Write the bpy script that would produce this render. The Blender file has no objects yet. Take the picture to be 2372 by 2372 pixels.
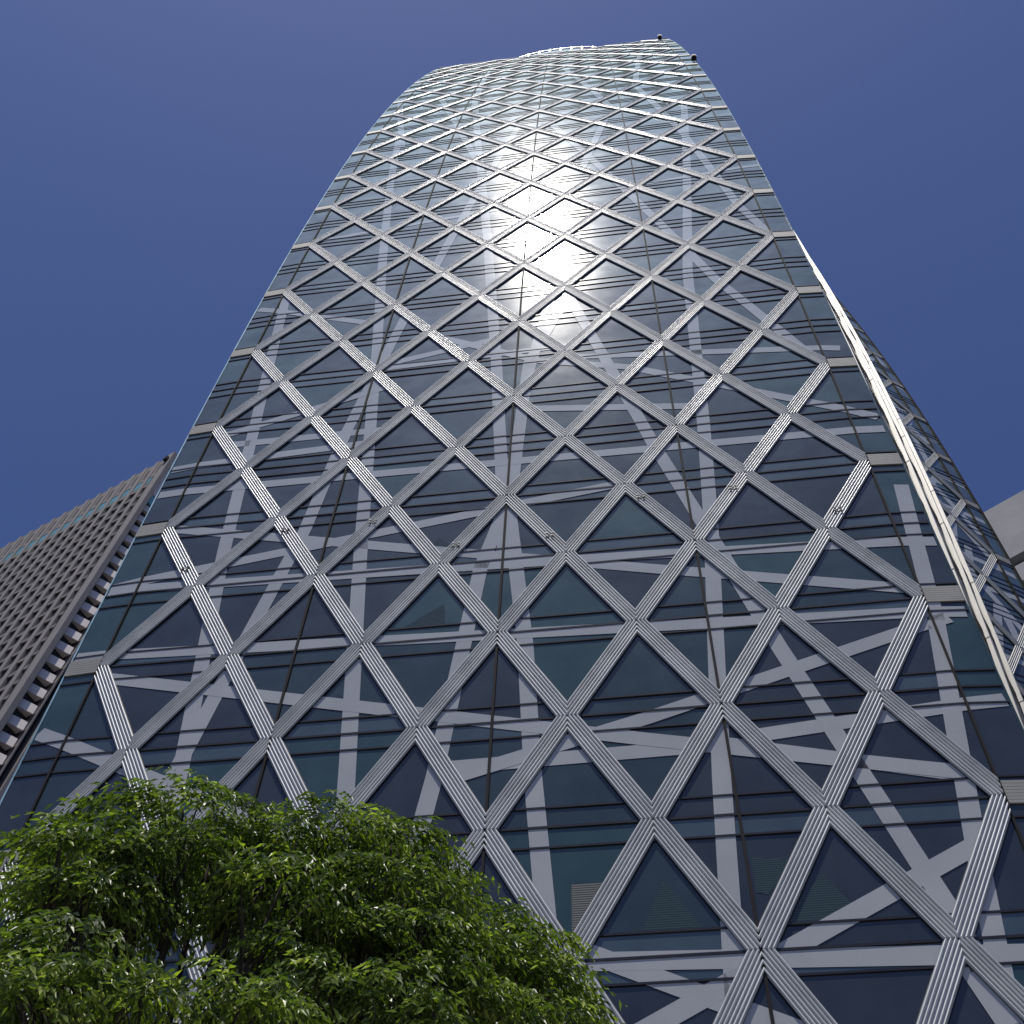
import bpy, math, random
import numpy as np
from mathutils import Vector, Matrix
rng = random.Random(7)
scn = bpy.context.scene
col = scn.collection
R = math.radians

# ------------------------------------------------------------------ camera, sky, sun, exposure
EYE = 1.6
ZB = 28.81408 + EYE                      # height of facade row 0 above the pavement
F_PX, YAW, PITCH, ROLL = 2800.29, -0.20451, 1.06429, 0.08495
CAM = Vector((4.17519, -19.6033, EYE))
cy_, sy_, cp_, sp_ = math.cos(YAW), math.sin(YAW), math.cos(PITCH), math.sin(PITCH)
fwd = Vector((sy_*cp_, cy_*cp_, sp_)); right = Vector((cy_, -sy_, 0)); up = right.cross(fwd)
r2 = right*math.cos(ROLL) + up*math.sin(ROLL); u2 = -right*math.sin(ROLL) + up*math.cos(ROLL)
cd = bpy.data.cameras.new("camera"); cam = bpy.data.objects.new("camera", cd); col.objects.link(cam)
M3 = Matrix((r2, u2, -fwd)).transposed()
cam.matrix_world = Matrix.Translation(CAM) @ M3.to_4x4()
cd.sensor_width = 36; cd.sensor_fit = 'HORIZONTAL'; cd.lens = 36*F_PX/2372
cd.clip_start = 0.1; cd.clip_end = 5000
scn.camera = cam

SUN_EL, SUN_AZ = R(69.75), R(-171.7)     # azimuth from +Y towards +X
sdir = Vector((math.sin(SUN_AZ)*math.cos(SUN_EL), math.cos(SUN_AZ)*math.cos(SUN_EL), math.sin(SUN_EL)))
w = bpy.data.worlds.new("World"); scn.world = w; w.use_nodes = True
nt = w.node_tree; nt.nodes.clear()
sky = nt.nodes.new('ShaderNodeTexSky'); sky.sky_type = 'NISHITA'; sky.sun_disc = False
sky.sun_elevation = SUN_EL; sky.sun_rotation = SUN_AZ
sky.air_density = 0.9; sky.dust_density = 0.9; sky.ozone_density = 3.0; sky.altitude = 50
hs = nt.nodes.new('ShaderNodeMix'); hs.data_type = 'RGBA'; hs.blend_type = 'MULTIPLY'; hs.inputs[0].default_value = 1
hs.inputs[7].default_value = (0.80, 0.885, 1.26, 1)
bg = nt.nodes.new('ShaderNodeBackground'); bg.inputs[1].default_value = 0.071
out = nt.nodes.new('ShaderNodeOutputWorld')
nt.links.new(sky.outputs[0], hs.inputs[6]); nt.links.new(hs.outputs[2], bg.inputs[0]); nt.links.new(bg.outputs[0], out.inputs[0])
sl = bpy.data.lights.new("sun", 'SUN'); sl.energy = 4.2; sl.angle = R(0.53); sl.color = (1.0, 0.95, 0.88)
so = bpy.data.objects.new("sun", sl); col.objects.link(so)
so.rotation_euler = sdir.to_track_quat('Z', 'Y').to_euler(); so.location = (0, -40, 200)
scn.view_settings.view_transform = 'Standard'; scn.view_settings.look = 'None'
scn.view_settings.exposure = -0.12; scn.view_settings.gamma = 1
scn.render.engine = 'CYCLES'

# ------------------------------------------------------------------ material helpers
def newmat(name):
    m = bpy.data.materials.new(name); m.use_nodes = True
    return m, m.node_tree, m.node_tree.nodes['Principled BSDF']
def noise(nt, scale, detail=4, src='Object', vscale=None, rough=.6):
    tc = nt.nodes.new('ShaderNodeTexCoord'); n = nt.nodes.new('ShaderNodeTexNoise')
    n.inputs['Scale'].default_value = scale; n.inputs['Detail'].default_value = detail; n.inputs['Roughness'].default_value = rough
    if vscale:
        mp = nt.nodes.new('ShaderNodeMapping'); mp.inputs['Scale'].default_value = vscale
        nt.links.new(tc.outputs[src], mp.inputs[0]); nt.links.new(mp.outputs[0], n.inputs['Vector'])
    else: nt.links.new(tc.outputs[src], n.inputs['Vector'])
    return n
def ramp(nt, fac, stops):
    r = nt.nodes.new('ShaderNodeValToRGB'); e = r.color_ramp.elements
    while len(e) < len(stops): e.new(0.5)
    for k, (p, c) in enumerate(stops): e[k].position = p; e[k].color = (*c, 1)
    nt.links.new(fac, r.inputs[0]); return r
def simple(name, c, rough=.5, metal=0, var=.15, scale=1.2, bump=0, bscale=20):
    m, nt, b = newmat(name)
    n = noise(nt, scale)
    lo = tuple(x*(1-var) for x in c); hi = tuple(min(1, x*(1+var)) for x in c)
    r = ramp(nt, n.outputs[0], [(.3, lo), (.7, hi)])
    nt.links.new(r.outputs[0], b.inputs['Base Color'])
    b.inputs['Roughness'].default_value = rough; b.inputs['Metallic'].default_value = metal
    if bump:
        n2 = noise(nt, bscale, 6); bp = nt.nodes.new('ShaderNodeBump'); bp.inputs['Strength'].default_value = bump
        bp.inputs['Distance'].default_value = .02
        nt.links.new(n2.outputs[0], bp.inputs['Height']); nt.links.new(bp.outputs[0], b.inputs['Normal'])
    return m
def glossy_skin(name, c, c2, spec=.5, frit=False):
    """coated facade glass: dark body, sharp reflection plus the wide scatter of dusty, fritted panes"""
    m, nt, b = newmat(name)
    n = noise(nt, .35, 5)
    r = ramp(nt, n.outputs[0], [(.35, c), (.7, c2)])
    col_out = r.outputs[0]
    if frit:                                  # printed dots
        tc = nt.nodes.new('ShaderNodeTexCoord'); v = nt.nodes.new('ShaderNodeTexChecker'); v.inputs['Scale'].default_value = 11
        mp = nt.nodes.new('ShaderNodeMapping'); mp.inputs['Rotation'].default_value = (0, R(45), 0)
        nt.links.new(tc.outputs['Object'], mp.inputs[0]); nt.links.new(mp.outputs[0], v.inputs[0])
        mx = nt.nodes.new('ShaderNodeMix'); mx.data_type = 'RGBA'; mx.blend_type = 'MULTIPLY'; mx.inputs[0].default_value = 1
        v.inputs[1].default_value = (1, 1, 1, 1); v.inputs[2].default_value = (.62, .62, .66, 1)
        nt.links.new(r.outputs[0], mx.inputs[6]); nt.links.new(v.outputs[0], mx.inputs[7]); col_out = mx.outputs[2]
    nt.links.new(col_out, b.inputs['Base Color'])
    b.inputs['Roughness'].default_value = .03; b.inputs['IOR'].default_value = 1.6
    b.inputs['Specular IOR Level'].default_value = spec
    g = nt.nodes.new('ShaderNodeBsdfGlossy'); g.inputs['Roughness'].default_value = GLOSS_WIDE
    g.inputs['Color'].default_value = (.74, .97, 1, 1)
    lw = nt.nodes.new('ShaderNodeFresnel'); lw.inputs['IOR'].default_value = 1.45
    n2 = noise(nt, .8, 3)
    mr = nt.nodes.new('ShaderNodeMapRange'); mr.inputs[1].default_value = .3; mr.inputs[2].default_value = .7
    mr.inputs[3].default_value = .7; mr.inputs[4].default_value = 1.3
    nt.links.new(n2.outputs[0], mr.inputs[0])
    mu = nt.nodes.new('ShaderNodeMath'); mu.operation = 'MULTIPLY'
    nt.links.new(lw.outputs[0], mu.inputs[0]); nt.links.new(mr.outputs[0], mu.inputs[1])
    mu2 = nt.nodes.new('ShaderNodeMath'); mu2.operation = 'MULTIPLY'; mu2.inputs[1].default_value = .62; mu2.use_clamp = True
    nt.links.new(mu.outputs[0], mu2.inputs[0])
    g2 = nt.nodes.new('ShaderNodeBsdfGlossy'); g2.inputs['Roughness'].default_value = GLOSS_CORE
    w1 = nt.nodes.new('ShaderNodeMixShader'); w1.inputs[0].default_value = CORE_MIX
    nt.links.new(g.outputs[0], w1.inputs[1]); nt.links.new(g2.outputs[0], w1.inputs[2])
    ms = nt.nodes.new('ShaderNodeMixShader'); o = nt.nodes['Material Output']
    nt.links.new(mu2.outputs[0], ms.inputs[0]); nt.links.new(b.outputs[0], ms.inputs[1]); nt.links.new(w1.outputs[0], ms.inputs[2])
    nt.links.new(ms.outputs[0], o.inputs[0])
    return m
GLOSS_WIDE, GLOSS_CORE, CORE_MIX = .74, .12, .56
M_GLASS = [glossy_skin("glass_navy", (.015, .016, .022), (.023, .024, .030)),
           glossy_skin("glass_slate", (.014, .024, .029), (.022, .036, .041)),
           glossy_skin("glass_teal", (.016, .040, .042), (.028, .060, .060))]
M_GLASS.append(glossy_skin("spandrel_glass", (.030, .046, .050), (.055, .080, .084), .8))
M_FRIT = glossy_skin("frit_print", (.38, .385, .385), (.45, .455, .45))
M_ALU = simple("ribbed_aluminium", (.61, .62, .61), .5, .2, .14, .9)
M_ALU2 = simple("plain_aluminium", (.52, .52, .49), .45, .3, .08, .6)
M_FIN = simple("pale_fin_metal", (.80, .78, .72), .38, .25, .06, .8)
M_BLACK = simple("shadow_edge_and_housing", (.012, .012, .014), .5, 0, .2)  # black for lamp housings and for the shadow edges painted along the struts
M_MULL = simple("dark_mullion", (.014, .014, .018), .75, .0, .2)
M_MULL.node_tree.nodes['Principled BSDF'].inputs['Specular IOR Level'].default_value = .08
M_ALU.node_tree.nodes['Principled BSDF'].inputs['Specular IOR Level'].default_value = .3
M_WEB = simple("glossy_aluminium_web", (.50, .50, .48), .46, .2, .08, .6)
for m_c, w_c, r_c in ((M_ALU, .30, .20), (M_WEB, 1., .16), (M_MULL, .8, .10)):
    m_c.node_tree.nodes['Principled BSDF'].inputs['Coat Weight'].default_value = w_c
    m_c.node_tree.nodes['Principled BSDF'].inputs['Coat Roughness'].default_value = r_c
M_SEAM = simple("seam_mullion_metal", (.020, .020, .024), .85, 0, .15)
M_SEAM.node_tree.nodes['Principled BSDF'].inputs['Specular IOR Level'].default_value = .15
M_EDGE = simple("edge_panel_metal", (.27, .27, .25), .6, .1, .1)
M_FINGLASS = simple("green_grey_fin_glass", (.045, .058, .055), .5, 0, .3, .5)

# ------------------------------------------------------------------ mesh collector
class MB:
    def __init__(s): s.v = []; s.f = []; s.m = []; s.sm = []
    def face(s, pts, mi=0, smooth=False):
        n = len(s.v); s.v.extend([tuple(p) for p in pts]); s.f.append(tuple(range(n, n+len(pts)))); s.m.append(mi); s.sm.append(smooth)
    def grid(s, rows, mi=0, smooth=False, close=False):
        """rows: list of equally long point lists"""
        n = len(s.v); k = len(rows[0])
        for r in rows: s.v.extend([tuple(p) for p in r])
        for a in range(len(rows)-1):
            for b in range(k-1 if not close else k):
                c = (b+1) % k
                s.f.append((n+a*k+b, n+a*k+c, n+(a+1)*k+c, n+(a+1)*k+b)); s.m.append(mi); s.sm.append(smooth)
    def hexa(s, p, mi=0):
        """8 points: bottom 0-3, top 4-7"""
        n = len(s.v); s.v.extend([tuple(q) for q in p])
        for q in ((3, 2, 1, 0), (4, 5, 6, 7), (0, 1, 5, 4), (1, 2, 6, 5), (2, 3, 7, 6), (3, 0, 4, 7)):
            s.f.append(tuple(n+i for i in q)); s.m.append(mi); s.sm.append(False)
    def box(s, c, h, ax=None, mi=0):
        c = Vector(c); X, Y, Z = ax or (Vector((1, 0, 0)), Vector((0, 1, 0)), Vector((0, 0, 1)))
        P = []
        for sz in (-1, 1):
            for sx, sy in ((-1, -1), (1, -1), (1, 1), (-1, 1)):
                P.append(c + X*(sx*h[0]) + Y*(sy*h[1]) + Z*(sz*h[2]))
        s.hexa(P, mi)
    def tube(s, path, rad, n=6, mi=0):
        rings = []
        for i, p in enumerate(path):
            p = Vector(p); a = Vector(path[max(0, i-1)]); b = Vector(path[min(len(path)-1, i+1)])
            t = (b-a).normalized(); x = t.cross(Vector((.31, .17, .93))).normalized(); y = t.cross(x)
            r = rad[i] if isinstance(rad, (list, tuple)) else rad
            rings.append([p + (x*math.cos(k*2*math.pi/n) + y*math.sin(k*2*math.pi/n))*r for k in range(n)])
        s.grid(rings, mi, True, True)
    def build(s, name, mats, parent=None, kind=None):
        me = bpy.data.meshes.new(name); me.from_pydata(s.v, [], s.f)
        for m in (mats if isinstance(mats, (list, tuple)) else [mats]): me.materials.append(m)
        me.polygons.foreach_set('material_index', s.m); me.polygons.foreach_set('use_smooth', s.sm); me.update()
        o = bpy.data.objects.new(name, me); col.objects.link(o)
        if parent: o.parent = parent; o.matrix_parent_inverse = Matrix.Identity(4)
        if kind: o['kind'] = kind
        return o
    def merge(s, o):
        n = len(s.v); s.v += o.v; s.f += [tuple(n+i for i in f) for f in o.f]; s.m += o.m; s.sm += o.sm
def empty(name, label, cat, group=None):
    o = bpy.data.objects.new(name, None); col.objects.link(o); o.empty_display_size = .5
    o['label'] = label; o['category'] = cat
    if group: o['group'] = group
    return o
def parts(name, lst, mats, parent, key, limit=100):
    """the largest-showing `limit` pieces as parts, the rest as one"""
    lst = sorted(lst, key=lambda t: key(t[0]))
    for _, mb in lst[:limit]: mb.build(name, mats, parent)
    if len(lst) > limit:
        r = MB()
        for _, mb in lst[limit:]: r.merge(mb)
        r.build(name, mats, parent, 'stuff')

# ------------------------------------------------------------------ the ground
g = MB(); g.face([(-1500, -1500, 0), (1500, -1500, 0), (1500, 1500, 0), (-1500, 1500, 0)])
go = g.build('ground', simple("asphalt", (.05, .05, .052), .9, 0, .25, .5, .3, 60)); go['kind'] = 'structure'
m_, nt_, b_ = newmat("paving_slabs")
bt = nt_.nodes.new('ShaderNodeTexBrick'); tc_ = nt_.nodes.new('ShaderNodeTexCoord'); nt_.links.new(tc_.outputs['Object'], bt.inputs[0])
bt.inputs['Scale'].default_value = 1.6; bt.inputs['Color1'].default_value = (.30, .29, .27, 1); bt.inputs['Color2'].default_value = (.24, .235, .22, 1)
bt.inputs['Mortar'].default_value = (.10, .10, .10, 1); nt_.links.new(bt.outputs[0], b_.inputs['Base Color']); b_.inputs['Roughness'].default_value = .85
g = MB(); g.box((5, -8, .06), (40, 17, .06)); po = g.build('pavement', m_); po['kind'] = 'structure'

# ------------------------------------------------------------------ the glass tower: shell surface
FH = 3.7
DC = (-3.7242, 1.3189, .22077, -.01602); SC = (.02698, .00127, -.00583)
def Dz(z):
    t = z/50.; return sum(DC[k]*t**(k+1) for k in range(4))
def dDz(z):
    t = z/50.; return sum(DC[k]*(k+1)*t**k for k in range(4))/50.
def Sz(z):
    t = z/50.; return 1+sum(SC[k]*t**(k+1) for k in range(3))
class Shell:
    def __init__(s, ox=0, oy=0, th=0, shift=0, ushift=0):
        s.o = Vector((ox, oy, 0)); s.d = Vector((math.cos(th), math.sin(th), 0)); s.n = Vector((math.sin(th), -math.cos(th), 0)); s.us = ushift
    def P(s, u, z, off=0.):
        x = u*Sz(z); k = dDz(z)
        nn = (s.n + Vector((0, 0, k))).normalized()
        return s.o + s.d*(x + s.us) - s.n*Dz(z) + Vector((0, 0, z+ZB)) + nn*off
    def fl(s, u, j, off=0.):
        """point between floor levels lies on the straight pane, not on the curve"""
        a = math.floor(j+1e-9); t = j-a
        if abs(t) < 1e-6: return s.P(u, a*FH, off)
        return s.P(u, a*FH, off)*(1-t) + s.P(u, (a+1)*FH, off)*t
HW = .30                                  # half the horizontal width of a strut
def strut(sh, i, j, sgn, umin=-12., umax=12., ribs=6):
    """from node i (half-bay units of 2 m) at floor j to node i+sgn at floor j+1"""
    mb = MB(); uA = i*2.-12.; uB = uA+2.*sgn
    gap = .008
    def line(o, off):
        # the line runs at horizontal offset o (towards the travel side positive); clipped by the two node axes
        s0 = max(0., -o/2.); s1 = min(1., 1-o/2.)
        return s0, s1, lambda s: sh.fl(uA + sgn*(o + 2.*s + (gap if s <= 1e-9 else 0)), j + min(max(s, .002), .998), off)
    prof = [(-HW-.03, .010), (-HW, .010), (-HW, .05)]
    pitch = 2*HW/ribs
    for k in range(ribs):
        c = -HW + pitch*(k+.5); r = pitch*.27
        prof.append((c-r, .045))
        for q in range(7):
            a = math.pi*(1-q/6.); prof.append((c+math.cos(a)*r, .072+math.sin(a)*r*1.15))
        prof.append((c+r, .045))
    prof += [(HW, .05), (HW, .010), (HW+.03, .010)]
    rows = []
    for o, off in prof:
        s0, s1, f = line(o, off); rows.append([f(s0), f(s1)])
    n0 = len(mb.f)
    mb.grid(rows, 0, False)
    for k in range(len(rows)-1):
        o1, f1 = prof[k]; o2, f2 = prof[k+1]
        if k in (0, 1, len(rows)-2, len(rows)-3): mb.m[n0+k] = 1  # black strips paint the shadow edge on both flanks of the strut
        elif max(f1, f2) < .0501: mb.m[n0+k] = 2
        else: mb.sm[n0+k] = f1 > .0719 and f2 > .0719
    return mb
front = Shell()
JMIN, JMAX = -8, 31
STRIP = 1.05
tower = empty('glass_tower', 'tall curved glass tower wrapped in a diagonal lattice of ribbed aluminium, filling the middle', 'skyscraper')
SL = [0., .165, .835, 1.]
def pane(mb, sh, k, j, upw, mi, rr, lo=-12., hi=12., off0=0.):
    a = rr.uniform(-.007, .007); b = rr.uniform(-.007, .007)
    for q in range(3):
        s0, s1 = SL[q], SL[q+1]
        e = []
        for s in (s0, s1):
            l, r = ((k-1+s, k+1-s) if upw else (k-s, k+s))
            e.append((max(lo, min(hi, l*2.-12.)), max(lo, min(hi, r*2.-12.)), s))
        (l0, r0, _), (l1, r1, _) = e
        if r0-l0 < 1e-6 and r1-l1 < 1e-6: continue
        mq = mi if q == 1 else (3 if rr.random() < .5 else mi)
        f = lambda u, s: sh.fl(u, j+s*.9999, off0 + a*(u/2.+6-k) + b*(s-.5))
        pts = [f(l0, s0)] + ([f(r0, s0)] if r0-l0 > 1e-6 else []) + ([f(r1, s1)] if r1-l1 > 1e-6 else []) + [f(l1, s1)]
        mb.face(pts, mq)
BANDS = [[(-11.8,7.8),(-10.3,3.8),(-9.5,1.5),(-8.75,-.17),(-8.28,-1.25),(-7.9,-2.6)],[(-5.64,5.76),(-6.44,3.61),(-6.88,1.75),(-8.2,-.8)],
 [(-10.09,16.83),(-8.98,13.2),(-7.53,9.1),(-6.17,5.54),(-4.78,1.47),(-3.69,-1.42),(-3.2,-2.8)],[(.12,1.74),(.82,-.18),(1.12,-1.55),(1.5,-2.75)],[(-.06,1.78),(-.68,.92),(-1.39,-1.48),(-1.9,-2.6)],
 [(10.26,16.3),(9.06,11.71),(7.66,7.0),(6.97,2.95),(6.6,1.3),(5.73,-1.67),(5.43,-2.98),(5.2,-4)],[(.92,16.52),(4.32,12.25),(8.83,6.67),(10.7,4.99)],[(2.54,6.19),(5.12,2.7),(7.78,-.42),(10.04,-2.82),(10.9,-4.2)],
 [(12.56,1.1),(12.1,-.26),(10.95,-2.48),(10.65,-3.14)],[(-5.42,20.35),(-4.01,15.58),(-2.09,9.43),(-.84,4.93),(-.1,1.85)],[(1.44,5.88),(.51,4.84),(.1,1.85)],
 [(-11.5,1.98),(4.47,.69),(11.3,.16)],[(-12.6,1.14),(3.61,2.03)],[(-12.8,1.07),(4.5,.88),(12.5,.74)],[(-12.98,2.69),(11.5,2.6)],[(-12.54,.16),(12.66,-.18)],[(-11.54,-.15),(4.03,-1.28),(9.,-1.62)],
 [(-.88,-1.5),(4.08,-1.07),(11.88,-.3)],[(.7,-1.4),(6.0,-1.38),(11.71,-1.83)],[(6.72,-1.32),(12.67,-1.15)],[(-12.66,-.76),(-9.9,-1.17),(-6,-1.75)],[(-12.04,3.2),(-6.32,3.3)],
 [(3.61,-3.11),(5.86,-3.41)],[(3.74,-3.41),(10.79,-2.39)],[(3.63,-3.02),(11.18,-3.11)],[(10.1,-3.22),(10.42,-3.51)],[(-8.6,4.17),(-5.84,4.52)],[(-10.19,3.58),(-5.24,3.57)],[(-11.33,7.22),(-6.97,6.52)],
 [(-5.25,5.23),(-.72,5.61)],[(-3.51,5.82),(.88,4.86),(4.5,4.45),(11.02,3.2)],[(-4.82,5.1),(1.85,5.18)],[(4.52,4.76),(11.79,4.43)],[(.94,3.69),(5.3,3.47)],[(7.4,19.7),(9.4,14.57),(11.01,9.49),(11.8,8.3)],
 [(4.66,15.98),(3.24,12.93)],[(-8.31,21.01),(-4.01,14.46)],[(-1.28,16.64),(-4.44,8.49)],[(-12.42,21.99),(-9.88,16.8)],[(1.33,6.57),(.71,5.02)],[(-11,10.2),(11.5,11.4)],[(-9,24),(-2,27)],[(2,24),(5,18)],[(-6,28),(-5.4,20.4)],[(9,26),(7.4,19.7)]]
# the prints continue where foliage and the frame hide them and on the plain upper floors
def band_quads(line, width=.46):
    """split a printed stripe into short quads lying on the panes; yields (floor, quad in u/j)"""
    pts = [(u, j) for u, j in line]
    segs = []
    for a, b in zip(pts[:-1], pts[1:]):
        n = max(1, int(math.ceil(abs(b[1]-a[1])/.02 if abs(b[1]-a[1]) > .3 else abs(b[0]-a[0])/.5)))
        segs.append((a, b))
    for si, (a, b) in enumerate(segs):
        du, dj = b[0]-a[0], (b[1]-a[1])*FH; L = math.hypot(du, dj)
        if L < .05: continue
        nx, nj = -dj/L*width/2, du/L*width/2/FH
        ext = .06
        A = (a[0]-du/L*ext, a[1]-dj/L*ext/FH); B = (b[0]+du/L*ext, b[1]+dj/L*ext/FH)
        poly = [(A[0]-nx, A[1]-nj), (B[0]-nx, B[1]-nj), (B[0]+nx, B[1]+nj), (A[0]+nx, A[1]+nj)]
        j0 = math.floor(min(p[1] for p in poly)); j1 = math.ceil(max(p[1] for p in poly))
        for j in range(j0, j1):
            for (lo, hi) in ((j, j+1),):
                q = clip(clip(poly, lo, 1), hi, -1)
                for ua, ub in [(-13., -12.)] + [(-12.+2*c, -10.+2*c) for c in range(12)] + [(12., 13.)]:
                    q2 = clipu(clipu(q, ua, 1), ub, -1)
                    if len(q2) > 2: yield j, (q2, si % 2)
def clip(poly, v, sg):
    o = []
    for i in range(len(poly)):
        a, b = poly[i], poly[(i+1) % len(poly)]
        fa, fb = (a[1]-v)*sg, (b[1]-v)*sg
        if fa >= 0: o.append(a)
        if fa*fb < 0:
            t = fa/(fa-fb); o.append((a[0]+(b[0]-a[0])*t, v))
    return o
def clipu(poly, v, sg):
    return [(y, x) for x, y in clip([(y, x) for x, y in poly], v, sg)]
def edge_off(u):
    return 0.
def snap(line):
    def strut_d(u, j):
        a = (u+12)/2.
        k1 = (a-j)/2.; k2 = (a+j)/2.
        return min(abs(k1-round(k1)), abs(k2-round(k2)))*4*.88
    def go(p, q):
        du, dj = p[0]-q[0], p[1]-q[1]; L = math.hypot(du, dj*FH) or 1
        x, y = p
        for k in range(60):
            if strut_d(x, y) < .12 or abs(x) > 12.9: return (x, y)
            x += du/L*.05; y += dj/L*.05
        return (x, y)
    return [go(line[0], line[1])] + list(line) + [go(line[-1], line[-2])]
fr = {}
for bi, l in enumerate(BANDS):
    for j, q in band_quads(snap(l)): fr.setdefault(j, []).append((q, bi))
rb = random.Random(3)
extra = []
for k in range(10):
    if k < 10: j = rb.uniform(-9, -4.2)
    else: j = rb.uniform(12, 30)
    u = rb.uniform(-12, 12); a = rb.choice([rb.uniform(-.25, .25), rb.uniform(1.2, 1.9)])
    L = rb.uniform(6, 14)
    extra.append([(u-L/2*math.cos(a), j-L/2*math.sin(a)/FH), (u+L/2*math.cos(a), j+L/2*math.sin(a)/FH)])
for bi, l in enumerate(extra):
    for j, q in band_quads(snap(l)): fr.setdefault(j, []).append((q, len(BANDS)+bi))
def edge_fold(sh, u, j, off):
    """beyond the last node line the skin returns slightly backwards"""
    p = sh.fl(u, j, off)
    e = abs(u)-12.
    if e > 0: p = p - sh.n*(e*.06)
    return p
glass_rows = []
for j in range(JMIN, JMAX):
    mb = MB()
    for k in range(0, 13):
        up_ok = (k+j+1) % 2 == 0
        rr = random.Random(k*131+j*17)
        mi = rr.choices([0, 1, 2], [4, 3.5, 1.8])[0]
        pane(mb, front, k, j, up_ok, mi, rr)
        pane(mb, front, k, j, False, mi, rr) if False else None
    for sgn in (-1, 1):
        for s0, s1 in zip(SL[:-1], SL[1:]):
            a, b = sgn*12., sgn*(12.+STRIP)
            q = [edge_fold(front, a, j+s0*.9999, 0), edge_fold(front, b, j+s0*.9999, 0), edge_fold(front, b, j+s1*.9999, 0), edge_fold(front, a, j+s1*.9999, 0)]
            if sgn < 0: q.reverse()
            mb.face(q, rng.choice([0, 1, 2]))
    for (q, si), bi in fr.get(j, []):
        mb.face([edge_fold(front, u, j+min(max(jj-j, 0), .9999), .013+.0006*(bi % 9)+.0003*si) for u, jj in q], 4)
    glass_rows.append((j, mb))
for j, mb in glass_rows: mb.build('glass_storey', M_GLASS+[M_FRIT], tower)

st = []
for j in range(JMIN, JMAX):
    for i in range(0, 13):
        if (i+j) % 2: continue
        for sgn in (-1, 1):
            if 0 <= i+sgn <= 12: st.append((((j-(-2))*1.0 if j >= -3 else 200-j) + abs(i-6)*.01, strut(front, i, j, sgn)))
parts('lattice_strut', st, [M_ALU, M_BLACK, M_WEB], tower, lambda k: k)

# transoms: three dark horizontal rails on each floor line
tr = []
def rail(sh, u0, u1, j, h=.033, d0=.0, d1=.034, fold=True):
    mb = MB(); n = 2 if not fold else 1
    us = [u0] + [u for u in (-12., 12.) if u0 < u < u1] + [u1]
    for a, b in zip(us[:-1], us[1:]):
        dj = h/FH
        mb.hexa([edge_fold(sh, a, j-dj, d0), edge_fold(sh, b, j-dj, d0), edge_fold(sh, b, j-dj, d1), edge_fold(sh, a, j-dj, d1),
                 edge_fold(sh, a, j+dj, d0), edge_fold(sh, b, j+dj, d0), edge_fold(sh, b, j+dj, d1), edge_fold(sh, a, j+dj, d1)])
    return mb
for j in range(JMIN, JMAX):
    for dj in (0.165, 0., -.165):
        e_ = 0.02 if (dj == 0. and j % 2 == 0) else STRIP; tr.append((j if j > -4 else 200-j, rail(front, -12-e_, 12+e_, j+dj, .028 if dj else .034)))
parts('transom', tr, M_MULL, tower, lambda k: k)
# seam mullions along the tower
for c in (-12., -6., 0., 6., 12.):
    mb = MB()
    wv = .035 if abs(c) < 12 else .03
    for j in range(JMIN, JMAX):
        for o in (0,):
            mb.hexa([front.fl(c-wv, j, 0), front.fl(c+wv, j, 0), front.fl(c+wv, j, .062), front.fl(c-wv, j, .062),
                     front.fl(c-wv, j+.9999, 0), front.fl(c+wv, j+.9999, 0), front.fl(c+wv, j+.9999, .062), front.fl(c-wv, j+.9999, .062)])
    mb.build('vertical_mullion', M_SEAM, tower)
# edge panels beside the edge nodes
for sgn in (-1, 1):
    for j in range(JMIN, JMAX):
        if j % 2: continue
        mb = MB(); a, b = sgn*12.05, sgn*(12+STRIP+.02)
        jl, jh = j-.062, j+.125
        nr = 7
        for k in range(nr):
            z0 = jl+(jh-jl)*k/nr; z1 = jl+(jh-jl)*(k+.9)/nr
            q = [edge_fold(front, a, z0, 0), edge_fold(front, b, z0, 0), edge_fold(front, b, z0, .05), edge_fold(front, a, z0, .05),
                 edge_fold(front, a, z1, 0), edge_fold(front, b, z1, 0), edge_fold(front, b, z1, .05), edge_fold(front, a, z1, .05)]
            mb.hexa(q)
        mb.build('edge_panel', M_EDGE, tower)
# edge trims (pale thin line where the shell ends) and the return of the shell
for sgn in (-1, 1):
    mb = MB(); uu = sgn*(12+STRIP)
    for j in range(JMIN, JMAX):
        a = edge_fold(front, uu, j, .02); b = edge_fold(front, uu, j+.9999, .02)
        o = front.d*(sgn*.05); y = -front.n*.30
        mb.hexa([a, a+o, a+o+y, a+y, b, b+o, b+o+y, b+y])
    mb.build('edge_trim', M_GLASS[2], tower)
    mb = MB()
    for j in range(JMIN, JMAX):
        a = edge_fold(front, uu, j, 0)-front.n*.3; b = edge_fold(front, uu, j+.9999, 0)-front.n*.3
        q = [a, a-front.n*4, b-front.n*4, b]
        mb.face(q if sgn > 0 else q[::-1], 1)
    mb.build('side_glazing', M_GLASS, tower)

mb = MB(); zt_ = JMAX*FH
mb.hexa([front.P(-12.9, zt_, -.3), front.P(12.9, zt_, -.3), front.P(12.9, zt_, .04), front.P(-12.9, zt_, .04), front.P(-12.9, zt_+1.5, -.3), front.P(12.9, zt_+1.5, -.3), front.P(12.9, zt_+1.5, .04), front.P(-12.9, zt_+1.5, .04)])
mb.build('parapet_louvre', M_MULL, tower)
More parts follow.
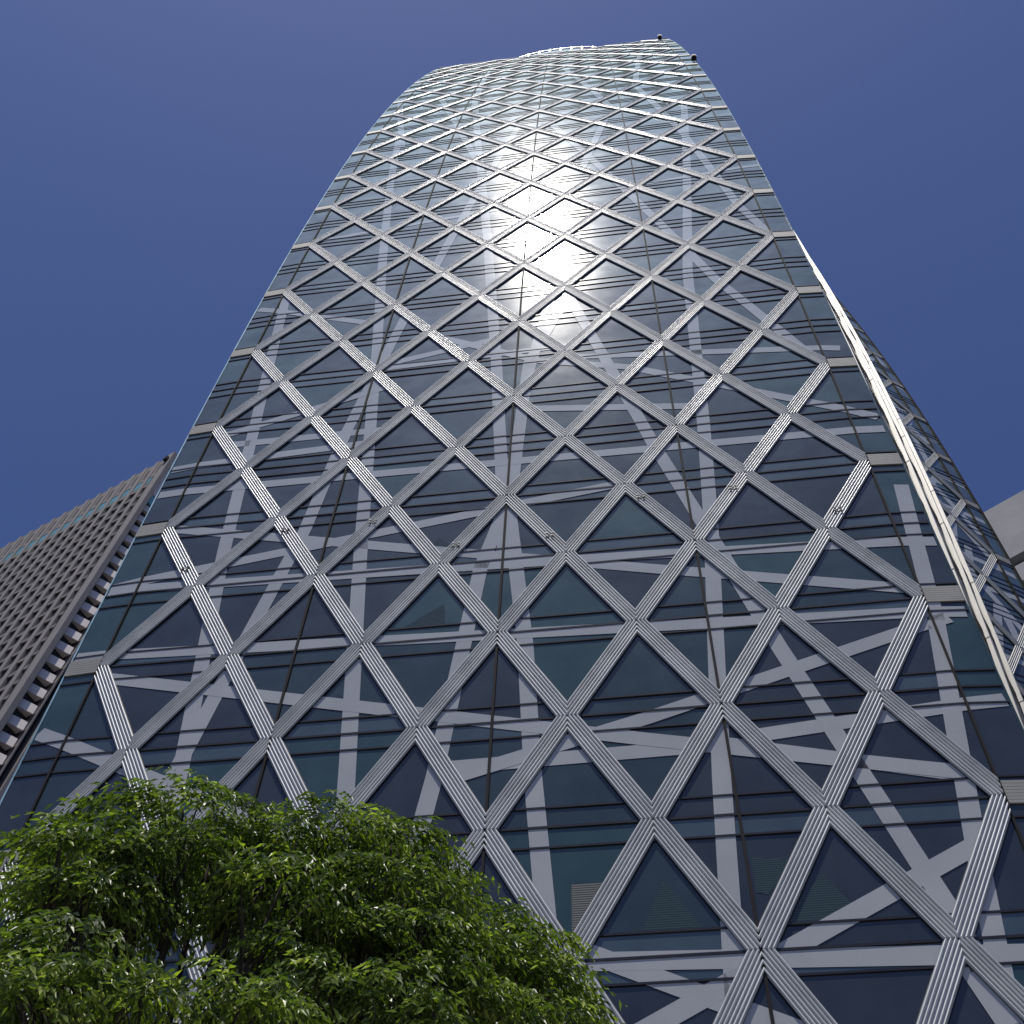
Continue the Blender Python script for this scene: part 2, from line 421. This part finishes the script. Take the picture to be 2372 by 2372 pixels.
# little cable anchors on the struts
def anchor(u, j):
    mb = MB(); 
    for du in (-.09, .09):
        for dj in (-.07, .07):
            c = front.fl(u+du, j+dj/FH, .11); mb.box(c, (.025, .05, .025))
        a = front.fl(u+du, j-.07/FH, .13); b = front.fl(u+du, j+.07/FH, .13); mb.tube([a, b], .012, 5)
    a = front.fl(u-.09, j, .13); b = front.fl(u+.09, j, .13); mb.tube([a, b], .012, 5)
    mb.build('cable_anchor', M_EDGE, tower)
for u, j in [(-10.58, 1.27), (-7.53, 1.75), (-4.5, 1.75), (-1.53, 1.25), (1.47, 1.27), (4.48, 1.75), (7.5, 1.75), (10.51, 1.25)]: anchor(u, j)

# blinds behind three panes
m_, nt_, b_ = newmat("blind_slats")
tc_ = nt_.nodes.new('ShaderNodeTexCoord'); wv_ = nt_.nodes.new('ShaderNodeTexWave'); wv_.wave_type = 'BANDS'; wv_.bands_direction = 'Z'
wv_.inputs['Scale'].default_value = 5.2; nt_.links.new(tc_.outputs['Object'], wv_.inputs[0])
rr_ = ramp(nt_, wv_.outputs[1], [(.3, (.05, .06, .055)), (.6, (.24, .23, .19))]); nt_.links.new(rr_.outputs[0], b_.inputs['Base Color'])
b_.inputs['Roughness'].default_value = .15
m2_, nt2_, b2_ = newmat("blind_slats_dim")
tc2 = nt2_.nodes.new('ShaderNodeTexCoord'); wv2 = nt2_.nodes.new('ShaderNodeTexWave'); wv2.bands_direction = 'Z'
wv2.inputs['Scale'].default_value = 5.2; nt2_.links.new(tc2.outputs['Object'], wv2.inputs[0])
rr2 = ramp(nt2_, wv2.outputs[1], [(.3, (.02, .035, .038)), (.6, (.055, .085, .08))]); nt2_.links.new(rr2.outputs[0], b2_.inputs['Base Color'])
b2_.inputs['Roughness'].default_value = .1
for q, m in (([(3.55, -2.833), (4.9, -2.833), (4.1, -2.45)], m2_), ([(2.05, -2.833), (2.35, -2.833), (2.9, -2.46), (2.05, -2.46)], m_),
             ([(6.4, -2.83), (8.3, -2.83), (7.6, -2.5)], m2_), ([(6.1, -2.6), (6.35, -2.62), (7.1, -2.38), (6.1, -2.34)], m2_),
             ([(-2.9, 1.17), (-1.4, 1.17), (-2.15, 1.42)], m2_), ([(-2.9, .17), (-1.6, .17), (-1.7, .45)], m2_)):
    mb = MB(); mb.face([front.fl(u, j, .006) for u, j in q]); mb.build('window_blind', m, tower)

# ------------------------------------------------------------------ fins between the shells, the side shell
def interp(tab, z):
    if z <= tab[0][0]: (a, x0), (b, x1) = tab[0], tab[1]; return x0 + (x1-x0)*(z-a)/(b-a)
    for (a, x0), (b, x1) in zip(tab[:-1], tab[1:]):
        if z <= b: return x0 + (x1-x0)*(z-a)/(b-a)
    return tab[-1][1]
FIN = [((13.28, .052, -.0011), 1.5), ((14.66, .058, -.00095), 4.5), ((15.93, .074, -.0013), 7.5), ((17.35, .062, -.00076), 10.5)]
NW = Vector((.87, -.5, 0)); DW = Vector((.5, .87, 0))
def wallp(k, z):
    if k < 0: p = edge_fold(front, 12+STRIP, z/FH, 0); return p - front.n*.3
    tab, oy = FIN[k]
    zk = min(z, (-.022-tab[1])/(2*tab[2]))          # above this height the fin line runs straight
    return Vector((tab[0]+tab[1]*zk+tab[2]*zk*zk-.022*(z-zk), Dz(z)+oy, z+ZB))
ZS = [JMIN*FH + FH*.5*k for k in range(0, 76)]
for k in range(4):
    mb = MB()
    rows = []
    for z in ZS:
        p = wallp(k, z); wd = .15
        q = [p, p+NW*0-DW*0, ]
        a = p - NW*wd; t = DW*.07
        rows.append([p+t, p-t, a-t, a+t])
    mb.grid(rows, 0, False, True)
    # joint collars
    for z in ZS[::4]:
        p = wallp(k, z) - NW*(.085); 
        mb.box(p, (.09, .078, .012), (NW, DW, Vector((0, 0, 1))), 1)
    mb.build('sun_fin', [M_FIN, M_MULL], tower)
    mb = MB(); rows = []
    for z in ZS:
        p = wallp(k, z) - NW*.15; a = p - NW*.05; t = DW*.03; rows.append([p+t, p-t, a-t, a+t])
    mb.grid(rows, 0, False, True); mb.build('fin_web', M_ALU2, tower)
# glazed wall behind the fins, one bay per pair of fins, with its rails
anch = [lambda z: wallp(-1, z)] + [(lambda z, k=k: wallp(k, z)-NW*.20) for k in range(4)] + [lambda z: wallp(3, z)-NW*.20+Vector((1.1, 12.2, 0))]
rails = []
for b in range(5):
    mb = MB()
    for z0, z1 in zip(ZS[:-1], ZS[1:]):
        q = [anch[b](z0), anch[b+1](z0), anch[b+1](z1), anch[b](z1)]
        mb.face(q, rng.choice([1, 1, 2]))
    mb.build('fin_wall_glass', [M_FINGLASS]*3, tower)
    for zi, z in enumerate(ZS):
        zz = z + (0.6 if zi % 2 else 0)
        for dz in ((0, .6) if zi % 2 == 0 else ()):
            p0, p1 = anch[b](z+dz), anch[b+1](z+dz)
            q0, q1 = p0+NW*.05, p1+NW*.05
            hv = Vector((0, 0, .05))
            rl = MB(); rl.hexa([p0-hv, p1-hv, q1-hv, q0-hv, p0+hv, p1+hv, q1+hv, q0+hv]); rails.append((abs(z+dz-12)+b*.1, rl))

parts('fin_wall_rail', rails, M_EDGE, tower, lambda k: k)
# the second lattice shell, turned away to the right behind the fins
TH = R(29.84)
side = Shell(26.3048-12*math.cos(TH), 26.5247-12*math.sin(TH), TH)
side_mb = MB(); UL = -1.0
for j in range(-6, JMAX):
    for k in range(0, 13):
        if k*2-12+2 < UL: continue
        rr = random.Random(k*31+j*7+5)
        pane(side_mb, side, k, j, (k+j) % 2 == 0, rr.choice([0, 0, 1]), rr)
    for s0, s1 in zip(SL[:-1], SL[1:]):
        side_mb.face([edge_fold(side, 12., j+s0*.9999, 0), edge_fold(side, 13.3, j+s0*.9999, 0), edge_fold(side, 13.3, j+s1*.9999, 0), edge_fold(side, 12., j+s1*.9999, 0)], rng.choice([0, 1]))
rs = random.Random(11)
sb = []
for k in range(46):
    j = 4+k*.55+rs.uniform(-.3, .3); j -= 8
    kind = k % 3
    if kind == 0: sb.append([(4, j), (13.2, j+rs.uniform(-.35, .35))])
    elif kind == 1: sb.append([(rs.uniform(5, 8), j), (rs.uniform(9.5, 13), j+rs.uniform(2.0, 3.6))])
    else: sb.append([(rs.uniform(10, 13), j), (rs.uniform(7, 11), j+rs.uniform(2.0, 3.6))])
for bi, l in enumerate(sb):
    for j, (q, si) in band_quads(l, .55):
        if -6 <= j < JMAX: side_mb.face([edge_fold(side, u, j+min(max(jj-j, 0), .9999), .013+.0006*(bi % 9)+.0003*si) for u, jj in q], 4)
so_ = side_mb.build('side_shell', M_GLASS+[M_FRIT], tower)
for j in range(-6, JMAX):
    for i in range(6, 13):
        if (i+j) % 2 == 0: continue
        for sgn in (-1, 1):
            if 6 <= i+sgn <= 12: strut(side, i, j, sgn, ribs=5).build('lattice_strut', [M_ALU2, M_BLACK, M_ALU2], so_)
mb = MB()
for j in range(-6, JMAX):
    for dj in (.165, 0, -.165): mb.merge(rail(side, -1., 13.3, j+dj, .04))
mb.build('transom', M_MULL, so_)
for uu in (12., 6., 13.3):
    mb = MB()
    for j in range(-6, JMAX):
        f = lambda u, jj, o: edge_fold(side, u, jj, o)
        mb.hexa([f(uu-.04, j, 0), f(uu+.04, j, 0), f(uu+.04, j, .12), f(uu-.04, j, .12), f(uu-.04, j+.9999, 0), f(uu+.04, j+.9999, 0), f(uu+.04, j+.9999, .12), f(uu-.04, j+.9999, .12)])
    mb.build('vertical_mullion', M_SEAM, so_)
mb = MB()
for j in range(-6, JMAX):
    a = edge_fold(side, 13.3, j, 0); b = edge_fold(side, 13.3, j+.9999, 0)
    mb.face([a, a-side.n*6, b-side.n*6, b], 1)
mb.build('side_glazing', M_GLASS, so_)
for j in range(-5, JMAX, 2):
    mb = MB(); f = lambda u, jj, o: edge_fold(side, u, jj, o)
    jl, jh = j-.062, j+.125
    mb.hexa([f(12.05, jl, 0), f(13.3, jl, 0), f(13.3, jl, .05), f(12.05, jl, .05), f(12.05, jh, 0), f(13.3, jh, 0), f(13.3, jh, .05), f(12.05, jh, .05)])
    mb.build('edge_panel', M_EDGE, so_)

# crown behind the shell top: curved parapet with posts, and the body closing the tower
par = [(-5.6, 128.6), (-4.4, 131.2), (-3.07, 132.5), (-1.44, 133.5), (0, 133.8), (1.36, 133.7), (2.8, 133.1), (4.3, 132.2), (6.14, 129.8), (8.2, 126.)]
mb = MB(); mb.grid([[Vector((x, 3.0, z+ZB)), Vector((x, 2.6, z+ZB-7)), Vector((x, 1.6, 114+ZB))] for x, z in par], 0)
mb.grid([[Vector((x, 3.0, z+ZB)), Vector((x, 24.0, z+ZB))] for x, z in par], 0)
mb.build('crown', M_GLASS[1], tower)
mb = MB()
for q in range(-4, 5):
    x = q*1.35+.7
    z = np.interp(x, [a for a, b in par], [b for a, b in par]) + ZB
    mb = MB(); mb.box((x, 2.95, z-.4), (.09, .12, .95)); mb.build('parapet_post', M_FIN, tower)
mb = MB(); mb.grid([[Vector((x, 2.85, z+ZB+.25)), Vector((x, 2.85, z+ZB+.35)), Vector((x, 2.95, z+ZB+.35))] for x, z in par], 0); mb.build('parapet_rail', M_FIN, tower)
mb = MB()
zt = 113.5
rows = []
for z in [JMIN*FH + (zt-JMIN*FH)*k/20 for k in range(21)]:
    hw = 12.3*Sz(z); y = Dz(z)+.45
    rows.append([Vector((-hw, y, z+ZB)), Vector((hw*.95, y, z+ZB)), Vector((13.5*Sz(z)-.3, y+7, z+ZB)), Vector((12, y+22, z+ZB)), Vector((-8, 26, z+ZB)), Vector((-hw, 14, z+ZB))])
mb.grid(rows, 0, False, True); mb.face(rows[-1], 0)
mb.build('core', M_MULL, tower)
for u, z in ((11.95, 111.6), (12.95, 83.3)):
    mb = MB(); p = edge_fold(front, u, z/FH, .3); mb.box(p, (.22, .2, .17)); mb.box(p+Vector((0, -.24, 0)), (.17, .05, .13)); mb.box(p+Vector((0, .3, -.05)), (.04, .3, .04))
    mb.build('floodlight', M_BLACK, tower)

# ------------------------------------------------------------------ brown office tower on the left
M_BROWN = simple("brown_granite_panels", (.205, .188, .178), .8, 0, .12, .25, .15, 8)
M_BROWN2 = simple("brown_granite_pier", (.24, .222, .21), .8, 0, .10, .4, .15, 8)
M_DGLASS = simple("dark_bronze_glass", (.014, .013, .018), .12, 0, .4, .05)
M_TGLASS = simple("turquoise_glass", (.16, .42, .46), .12, 0, .15, .2)  # plain turquoise tint of the glass
M_WHT = simple("sunlit_soffit_panel", (.80, .72, .66), .7, 0, .1, .3)  # pale colour stands in for sunlight on the soffits
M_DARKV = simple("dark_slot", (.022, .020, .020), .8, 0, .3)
def az(a, d, z=0): return Vector((CAM.x+math.sin(R(a))*d, CAM.y+math.cos(R(a))*d, z))
A0 = az(-42.93, 138.)
W = Vector((-.925, .38, 0)).normalized(); N = Vector((-.38, -.925, 0)).normalized()
HT = 1.636*138+EYE
brown = empty('office_tower', 'brown stone office tower with stepped vertical piers at the left edge', 'office building')
MOD = 3.20; NM = 30; FB = 3.62
ztop = HT - 3.0
body = MB()
Lw = NM*MOD
def bp(s, d, z): q = A0 + W*s + N*d; return Vector((q.x, q.y, z))
body.hexa([bp(2.6, -2.2, 0), bp(Lw, -2.2, 0), bp(Lw, -40, 0), bp(2.6, -40, 0), bp(2.6, -2.2, ztop-1), bp(Lw, -2.2, ztop-1), bp(Lw, -40, ztop-1), bp(2.6, -40, ztop-1)])
body.build('wall', M_BROWN, brown)
SD = -N; TD = Vector((.925, -.38, 0)).normalized(); ZV = Vector((0, 0, 1))
def cp(a, d, z): q = A0 + SD*a + TD*d; return Vector((q.x, q.y, z))
def slab(mb, f, a0, a1, d0, d1, z0, z1):
    mb.hexa([f(a0, d1, z0), f(a1, d1, z0), f(a1, d0, z0), f(a0, d0, z0), f(a0, d1, z1), f(a1, d1, z1), f(a1, d0, z1), f(a0, d0, z1)])
# the narrow end wall: corner pier, dark recess with balcony panels in a sunlit tone, thin fin, wide pilaster
mb = MB(); slab(mb, bp, 0, 1.9, -.5, .5, 0, HT); mb.build('pier', M_BROWN2, brown)
mb = MB(); slab(mb, cp, 3.75, 4.0, -1.6, .1, 0, HT-6); mb.build('pier', M_BROWN2, brown)
mb = MB(); slab(mb, cp, 5.1, 9.0, -1.6, .3, 0, HT-12); mb.build('pier', M_BROWN2, brown)
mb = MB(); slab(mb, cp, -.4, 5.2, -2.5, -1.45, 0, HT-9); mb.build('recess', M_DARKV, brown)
mb = MB(); slab(mb, cp, 9, 40, -20, -.2, 0, HT-14); mb.build('wall', M_BROWN, brown)
for k in range(0, 52):
    z = 1.5032*138*1.005+EYE - k*3.84
    if z < 5: break
    mb = MB(); mb.hexa([cp(1.05, -1.1, z-.95), cp(3.35, .0, z-.95), cp(3.35, -1.45, z-.95), cp(1.05, -1.45, z-.95), cp(1.05, -1.1, z+.95), cp(3.35, .0, z+.95), cp(3.35, -1.45, z+.95), cp(1.05, -1.45, z+.95)]); mb.build('balcony_panel', M_WHT, brown)  # outer face skewed towards the sun to brighten the panel
mb = MB(); slab(mb, cp, .6, 3.7, -1.5, -.5, HT-16.5, HT-6); mb.build('sunlit_top_soffit', M_WHT, brown)  # slab coloured as the sunlit soffit at the top
mb = MB(); slab(mb, cp, .6, 3.6, -1.4, -.7, HT-19.5, HT-16.6); mb.build('top_window', M_TGLASS, brown)
wins = []; spans = []
for m in range(NM):
    s0 = 1.9+m*MOD
    mb = MB(); slab(mb, bp, s0+2.05, s0+MOD, -2.3, .35, 0, HT-.2); mb.build('pier', M_BROWN2, brown)
    mb = MB(); slab(mb, bp, s0+.002, s0+2.048, -2.3, .22, HT-8.2, HT-.8); mb.build('parapet', M_BROWN, brown)
    mb = MB(); slab(mb, bp, s0+.55, s0+1.1, .2, .24, HT-6.8, HT-2.8); mb.build('slot', M_DARKV, brown)
    def dark(z0, z1):
        q = MB(); q.face([bp(s0+.01, -.08, z0), bp(s0+2.04, -.08, z0), bp(s0+2.04, -.08, z1), bp(s0+.01, -.08, z1)][::-1]); return q
    q = MB(); q.face([bp(s0+.01, .16, HT-11.8), bp(s0+2.04, .16, HT-11.8), bp(s0+2.04, .16, HT-8.3), bp(s0+.01, .16, HT-8.3)][::-1]); q.build('upper_window', M_TGLASS, brown)
    zt_ = HT-11.3
    for k in range(0, 45):
        zb_ = zt_-(1.6 if k == 0 else 1.15)
        q = MB()
        q.hexa([bp(s0+.002, .22, zb_), bp(s0+2.048, .20, zb_+.25), bp(s0+2.048, -2.3, zb_), bp(s0+.002, -2.3, zb_),
                bp(s0+.002, .30, zt_), bp(s0+2.048, .22, zt_-.2), bp(s0+2.048, -2.3, zt_), bp(s0+.002, -2.3, zt_)])
        # small pointed lip at the foot of each window
        q.hexa([bp(s0+.002, -.3, zt_-.02), bp(s0+.9, -.3, zt_-.3), bp(s0+.9, -.7, zt_-.3), bp(s0+.002, -.7, zt_-.02),
                bp(s0+.002, .2, zt_+.45), bp(s0+.6, .1, zt_+.0), bp(s0+.6, -.7, zt_+.0), bp(s0+.002, -.7, zt_+.45)])
        key = m+abs(k-3)*.7
        spans.append((key, q)); wins.append((key, dark(zb_-(3.84-1.15), zb_)))
        zt_ = zb_-(3.84-1.15)
        if zt_ < 80: break
parts('window', wins, M_DGLASS, brown, lambda k: k)
parts('spandrel', spans, M_BROWN, brown, lambda k: k)
mb = MB(); mb.box(bp(1.0, .75, HT-3), (.5, .4, .6), (W, N, ZV)); mb.build('roof_lamp', M_BLACK, brown)

# ------------------------------------------------------------------ pale concrete building on the right
M_CONC = simple("pale_concrete_panels", (.33, .335, .36), .85, 0, .09, .5, .35, 3)
grey = empty('office_building', 'pale grey concrete office building with dark window bands at the right edge', 'office building')
DG = 74.; U = Vector((.868, -.496, 0)); NG = Vector((-.496, -.868, 0))
G0 = az(27.3, DG); 
def gp(s, d, z): q = G0 + U*s + NG*d; return Vector((q.x, q.y, z+EYE))
HG = 1.484*DG
mb = MB(); mb.hexa([gp(-12, -1, -EYE), gp(40, -1, -EYE), gp(40, -30, -EYE), gp(-12, -30, -EYE), gp(-12, -1, HG-1), gp(40, -1, HG-1), gp(40, -30, HG-1), gp(-12, -30, HG-1)]); mb.build('wall', M_CONC, grey)
zp = 1.3635*DG
x = -12.
while x < 40:
    mb = MB(); x1 = min(40, x+6.02)
    mb.hexa([gp(x, 0, zp), gp(x1-.03, 0, zp), gp(x1-.03, -1.1, zp), gp(x, -1.1, zp), gp(x, 0, HG), gp(x1-.03, 0, HG), gp(x1-.03, -1.1, HG), gp(x, -1.1, HG)])
    mb.build('parapet_panel', M_CONC, grey); x += 6.02
for k in range(22):
    zt_ = zp - 1.45 - k*3.9
    if zt_ < 3: break
    mb = MB(); xs = .6+min(k, 3)*.35
    mb.hexa([gp(xs, 0, zt_-2.45), gp(40, 0, zt_-2.45), gp(40, -1.1, zt_-2.45), gp(xs, -1.1, zt_-2.45), gp(xs, 0, zt_), gp(40, 0, zt_), gp(40, -1.1, zt_), gp(xs, -1.1, zt_)])
    mb.build('spandrel', M_CONC, grey)
    mb = MB(); mb.face([gp(-12, -.95, zt_), gp(40, -.95, zt_), gp(40, -.95, zt_+1.45), gp(-12, -.95, zt_+1.45)])
    wb = mb.build('window', M_DGLASS, grey)
    mb = MB()
    for q in range(14): mb.box(gp(1.2+q*2.8, -.85, zt_+.72), (.05, .08, .72), (U, NG, Vector((0, 0, 1))))
    mb.build('mullion', M_CONC, wb)

# ------------------------------------------------------------------ trees
def leafmat(name, c1, c2, c3):
    m, nt, b = newmat(name)
    at = nt.nodes.new('ShaderNodeAttribute'); at.attribute_name = 'tint'; at.attribute_type = 'GEOMETRY'
    r = ramp(nt, at.outputs['Fac'], [(0, c1), (.55, c2), (1, c3)])
    nt.links.new(r.outputs[0], b.inputs['Base Color']); b.inputs['Roughness'].default_value = .42; b.inputs['Specular IOR Level'].default_value = .7
    tr_ = nt.nodes.new('ShaderNodeBsdfTranslucent'); mx = nt.nodes.new('ShaderNodeMixShader'); mx.inputs[0].default_value = .32
    mc = nt.nodes.new('ShaderNodeMix'); mc.data_type = 'RGBA'; mc.blend_type = 'MULTIPLY'; mc.inputs[0].default_value = 1; mc.inputs[7].default_value = (1.5, 2.0, .5, 1)
    nt.links.new(r.outputs[0], mc.inputs[6]); nt.links.new(mc.outputs[2], tr_.inputs[0])
    nt.links.new(b.outputs[0], mx.inputs[1]); nt.links.new(tr_.outputs[0], mx.inputs[2]); nt.links.new(mx.outputs[0], nt.nodes['Material Output'].inputs[0])
    return m
M_LEAF = leafmat("zelkova_leaves", (.050, .074, .016), (.15, .195, .034), (.50, .54, .12))
M_BARK = simple("grey_brown_bark", (.045, .036, .028), .9, 0, .3, 6, .6, 40)
def px(x, y, d):
    """a spot in the crown given as a bearing from the viewpoint and its distance"""
    v = r2*((x-1186)/F_PX) - u2*((y-1186)/F_PX) + fwd
    return CAM + v.normalized()*d
def tree(name, label, base, boughs, seed):
    """boughs: list of (centre, radius) ; trunk forks into limbs that reach every bough, leaves hang on twigs"""
    rr = np.random.RandomState(seed); r_ = random.Random(seed)
    t = empty(name, label, 'tree', None)
    t.location = (0, 0, 0)
    cen = sum((Vector(c) for c, _ in boughs), Vector())/len(boughs)
    fork = Vector((base.x*.75+cen.x*.25, base.y*.75+cen.y*.25, min(c[2] for c, _ in boughs)-1.6))
    tk = MB()
    tk.tube([base, base+(fork-base)*.5+Vector((.08, .05, 0)), fork], [.17, .14, .115], 10)
    stems = []
    for k, (c, rad) in enumerate(boughs):
        c = Vector(c); a = fork + (c-fork)*.45 + Vector((r_.uniform(-.15, .15), r_.uniform(-.15, .15), .35*rad)); e = c+Vector((0, 0, rad*.5))
        tk.tube([fork, fork*.5+a*.5+Vector((r_.uniform(-.1, .1), 0, -.1)), a, (a+e)*.5+Vector((r_.uniform(-.1, .1), 0, .05)), e], [.065, .05, .034, .022, .008], 6)
        for q in range(5):
            d = Vector((r_.gauss(0, 1), r_.gauss(0, 1), r_.uniform(.2, .9))).normalized()
            f = c + d*rad*.9; s = a*.4+e*.6
            tk.tube([s, (s+f)*.5+Vector((0, 0, .06)), f], [.016, .010, .004], 4)
    tk.build('trunk', M_BARK, t)
    V = []; Fc = []; T = []
    n = 0
    for c, rad in boughs:
        c = np.array(c)
        ntw = int(360*rad*rad/.36)
        for q in range(ntw):
            d = rr.normal(size=3); d /= np.linalg.norm(d)
            if d[2] < -.35: d[2] *= -.5
            rr_ = rad*(.42+.66*rr.rand()**.4)
            o = c + d*rr_*np.array([1.0, 1.0, .78])
            h = np.array([d[0], d[1], 0])+rr.normal(size=3)*.35; h[2] = 0; h /= np.linalg.norm(h)+1e-6
            L = .20+.20*rr.rand(); nl = int(7+4*rr.rand())
            side = np.cross(h, [0, 0, 1.])
            tint0 = np.clip(.35+.25*rr.normal(), 0, 1)
            for k in range(nl):
                s = (k+.5)/nl
                pos = o + h*L*s + np.array([0, 0, .10*s-.30*s*s*(L/.3)])
                sg = 1 if k % 2 else -1
                ld = h*.55 + side*sg*.75 + np.array([0, 0, -.55-.5*rr.rand()]) + rr.normal(size=3)*.22
                ld /= np.linalg.norm(ld)
                l = .062+.036*rr.rand(); wd = l*.36
                up_ = d*.85+np.array([0, 0, .5])+rr.normal(size=3)*.38
                sd = np.cross(ld, up_); sd /= np.linalg.norm(sd)+1e-6
                nn = np.cross(sd, ld)
                p0 = pos; pm = pos+ld*l*.45-nn*.006; p1 = pos+ld*l-nn*.004*0+np.array([0, 0, -.008])
                a = pos+ld*l*.42+sd*wd*.5+nn*.008; b = pos+ld*l*.42-sd*wd*.5+nn*.008
                V += [p0, a, p1, b, pm]; Fc += [(n, n+4, n+1), (n+4, n+2, n+1), (n, n+3, n+4), (n+4, n+3, n+2)]
                tv = np.clip(tint0+.12*rr.normal(), 0, 1); T += [tv]*5
                n += 5
    me = bpy.data.meshes.new('crown'); me.from_pydata([tuple(v) for v in V], [], Fc)
    at = me.attributes.new('tint', 'FLOAT', 'POINT'); at.data.foreach_set('value', np.array(T, dtype=np.float32))
    me.materials.append(M_LEAF); me.update()
    o = bpy.data.objects.new('crown', me); col.objects.link(o); o.parent = t
    return t
B1 = [(410, 1890, 9.6, .50), (300, 1900, 9.7, .40), (500, 1900, 9.8, .45), (170, 1960, 9.3, .42), (125, 1968, 9.0, .26), (270, 1990, 9.0, .42), (420, 2010, 9.3, .46), (560, 1960, 9.4, .42),
      (660, 1960, 9.8, .40), (740, 1915, 10.1, .42), (760, 2000, 9.9, .40), (640, 2060, 9.0, .42), (260, 2090, 8.8, .36), (175, 2080, 8.8, .34),
      (55, 2235, 8.6, .40), (170, 2190, 8.4, .40), (90, 2290, 8.0, .42), (240, 2300, 8.0, .42), (20, 2340, 7.8, .36), (370, 2330, 8.0, .38), (500, 2300, 8.0, .36), (600, 2330, 8.0, .36)]
B2 = [(900, 1960, 10.2, .46), (1000, 1970, 10.4, .44), (840, 1920, 10.4, .36), (1070, 2050, 10.3, .36), (860, 2050, 9.6, .44), (760, 2080, 9.3, .36), (960, 2080, 9.8, .46), (820, 2170, 9.0, .44),
      (940, 2200, 9.2, .44), (1060, 2170, 9.8, .44), (1180, 2150, 10.2, .44), (1270, 2200, 10.3, .38), (1180, 2250, 9.8, .46), (1300, 2280, 10.0, .42), (1060, 2290, 9.2, .44), (900, 2310, 8.8, .44), (750, 2290, 8.6, .44),
      (1180, 2350, 9.4, .46), (1310, 2370, 9.6, .36), (670, 2210, 8.9, .36), (640, 2350, 8.3, .40), (980, 2380, 8.8, .42)]
def mk(B):
    r_ = random.Random(4); o = []
    for x, y, d, r in B:
        k = r_.uniform(.62, .84)
        o.append((tuple(px(x if x < 1000 else x-45, y+34+r_.uniform(-14, 14), d+r_.uniform(-.25, .25))), r*k))
        if y > 1930 and not (230 < x < 620 and y > 2000) and x > 150: o.append((tuple(px((x if x < 1000 else x-45)-10, y+70, d+1.15)), r*.72))     # the far side of the crown
    return o
tree('street_tree', 'green leafy street tree at the lower left with a thin dark trunk showing through gaps', Vector((*px(410, 2360, 8.8).xy, .12)), mk(B1), 5)
tree('street_tree', 'green leafy street tree with drooping boughs, right of the other tree', Vector((*px(900, 2360, 9.4).xy, .12)), mk(B2), 9)
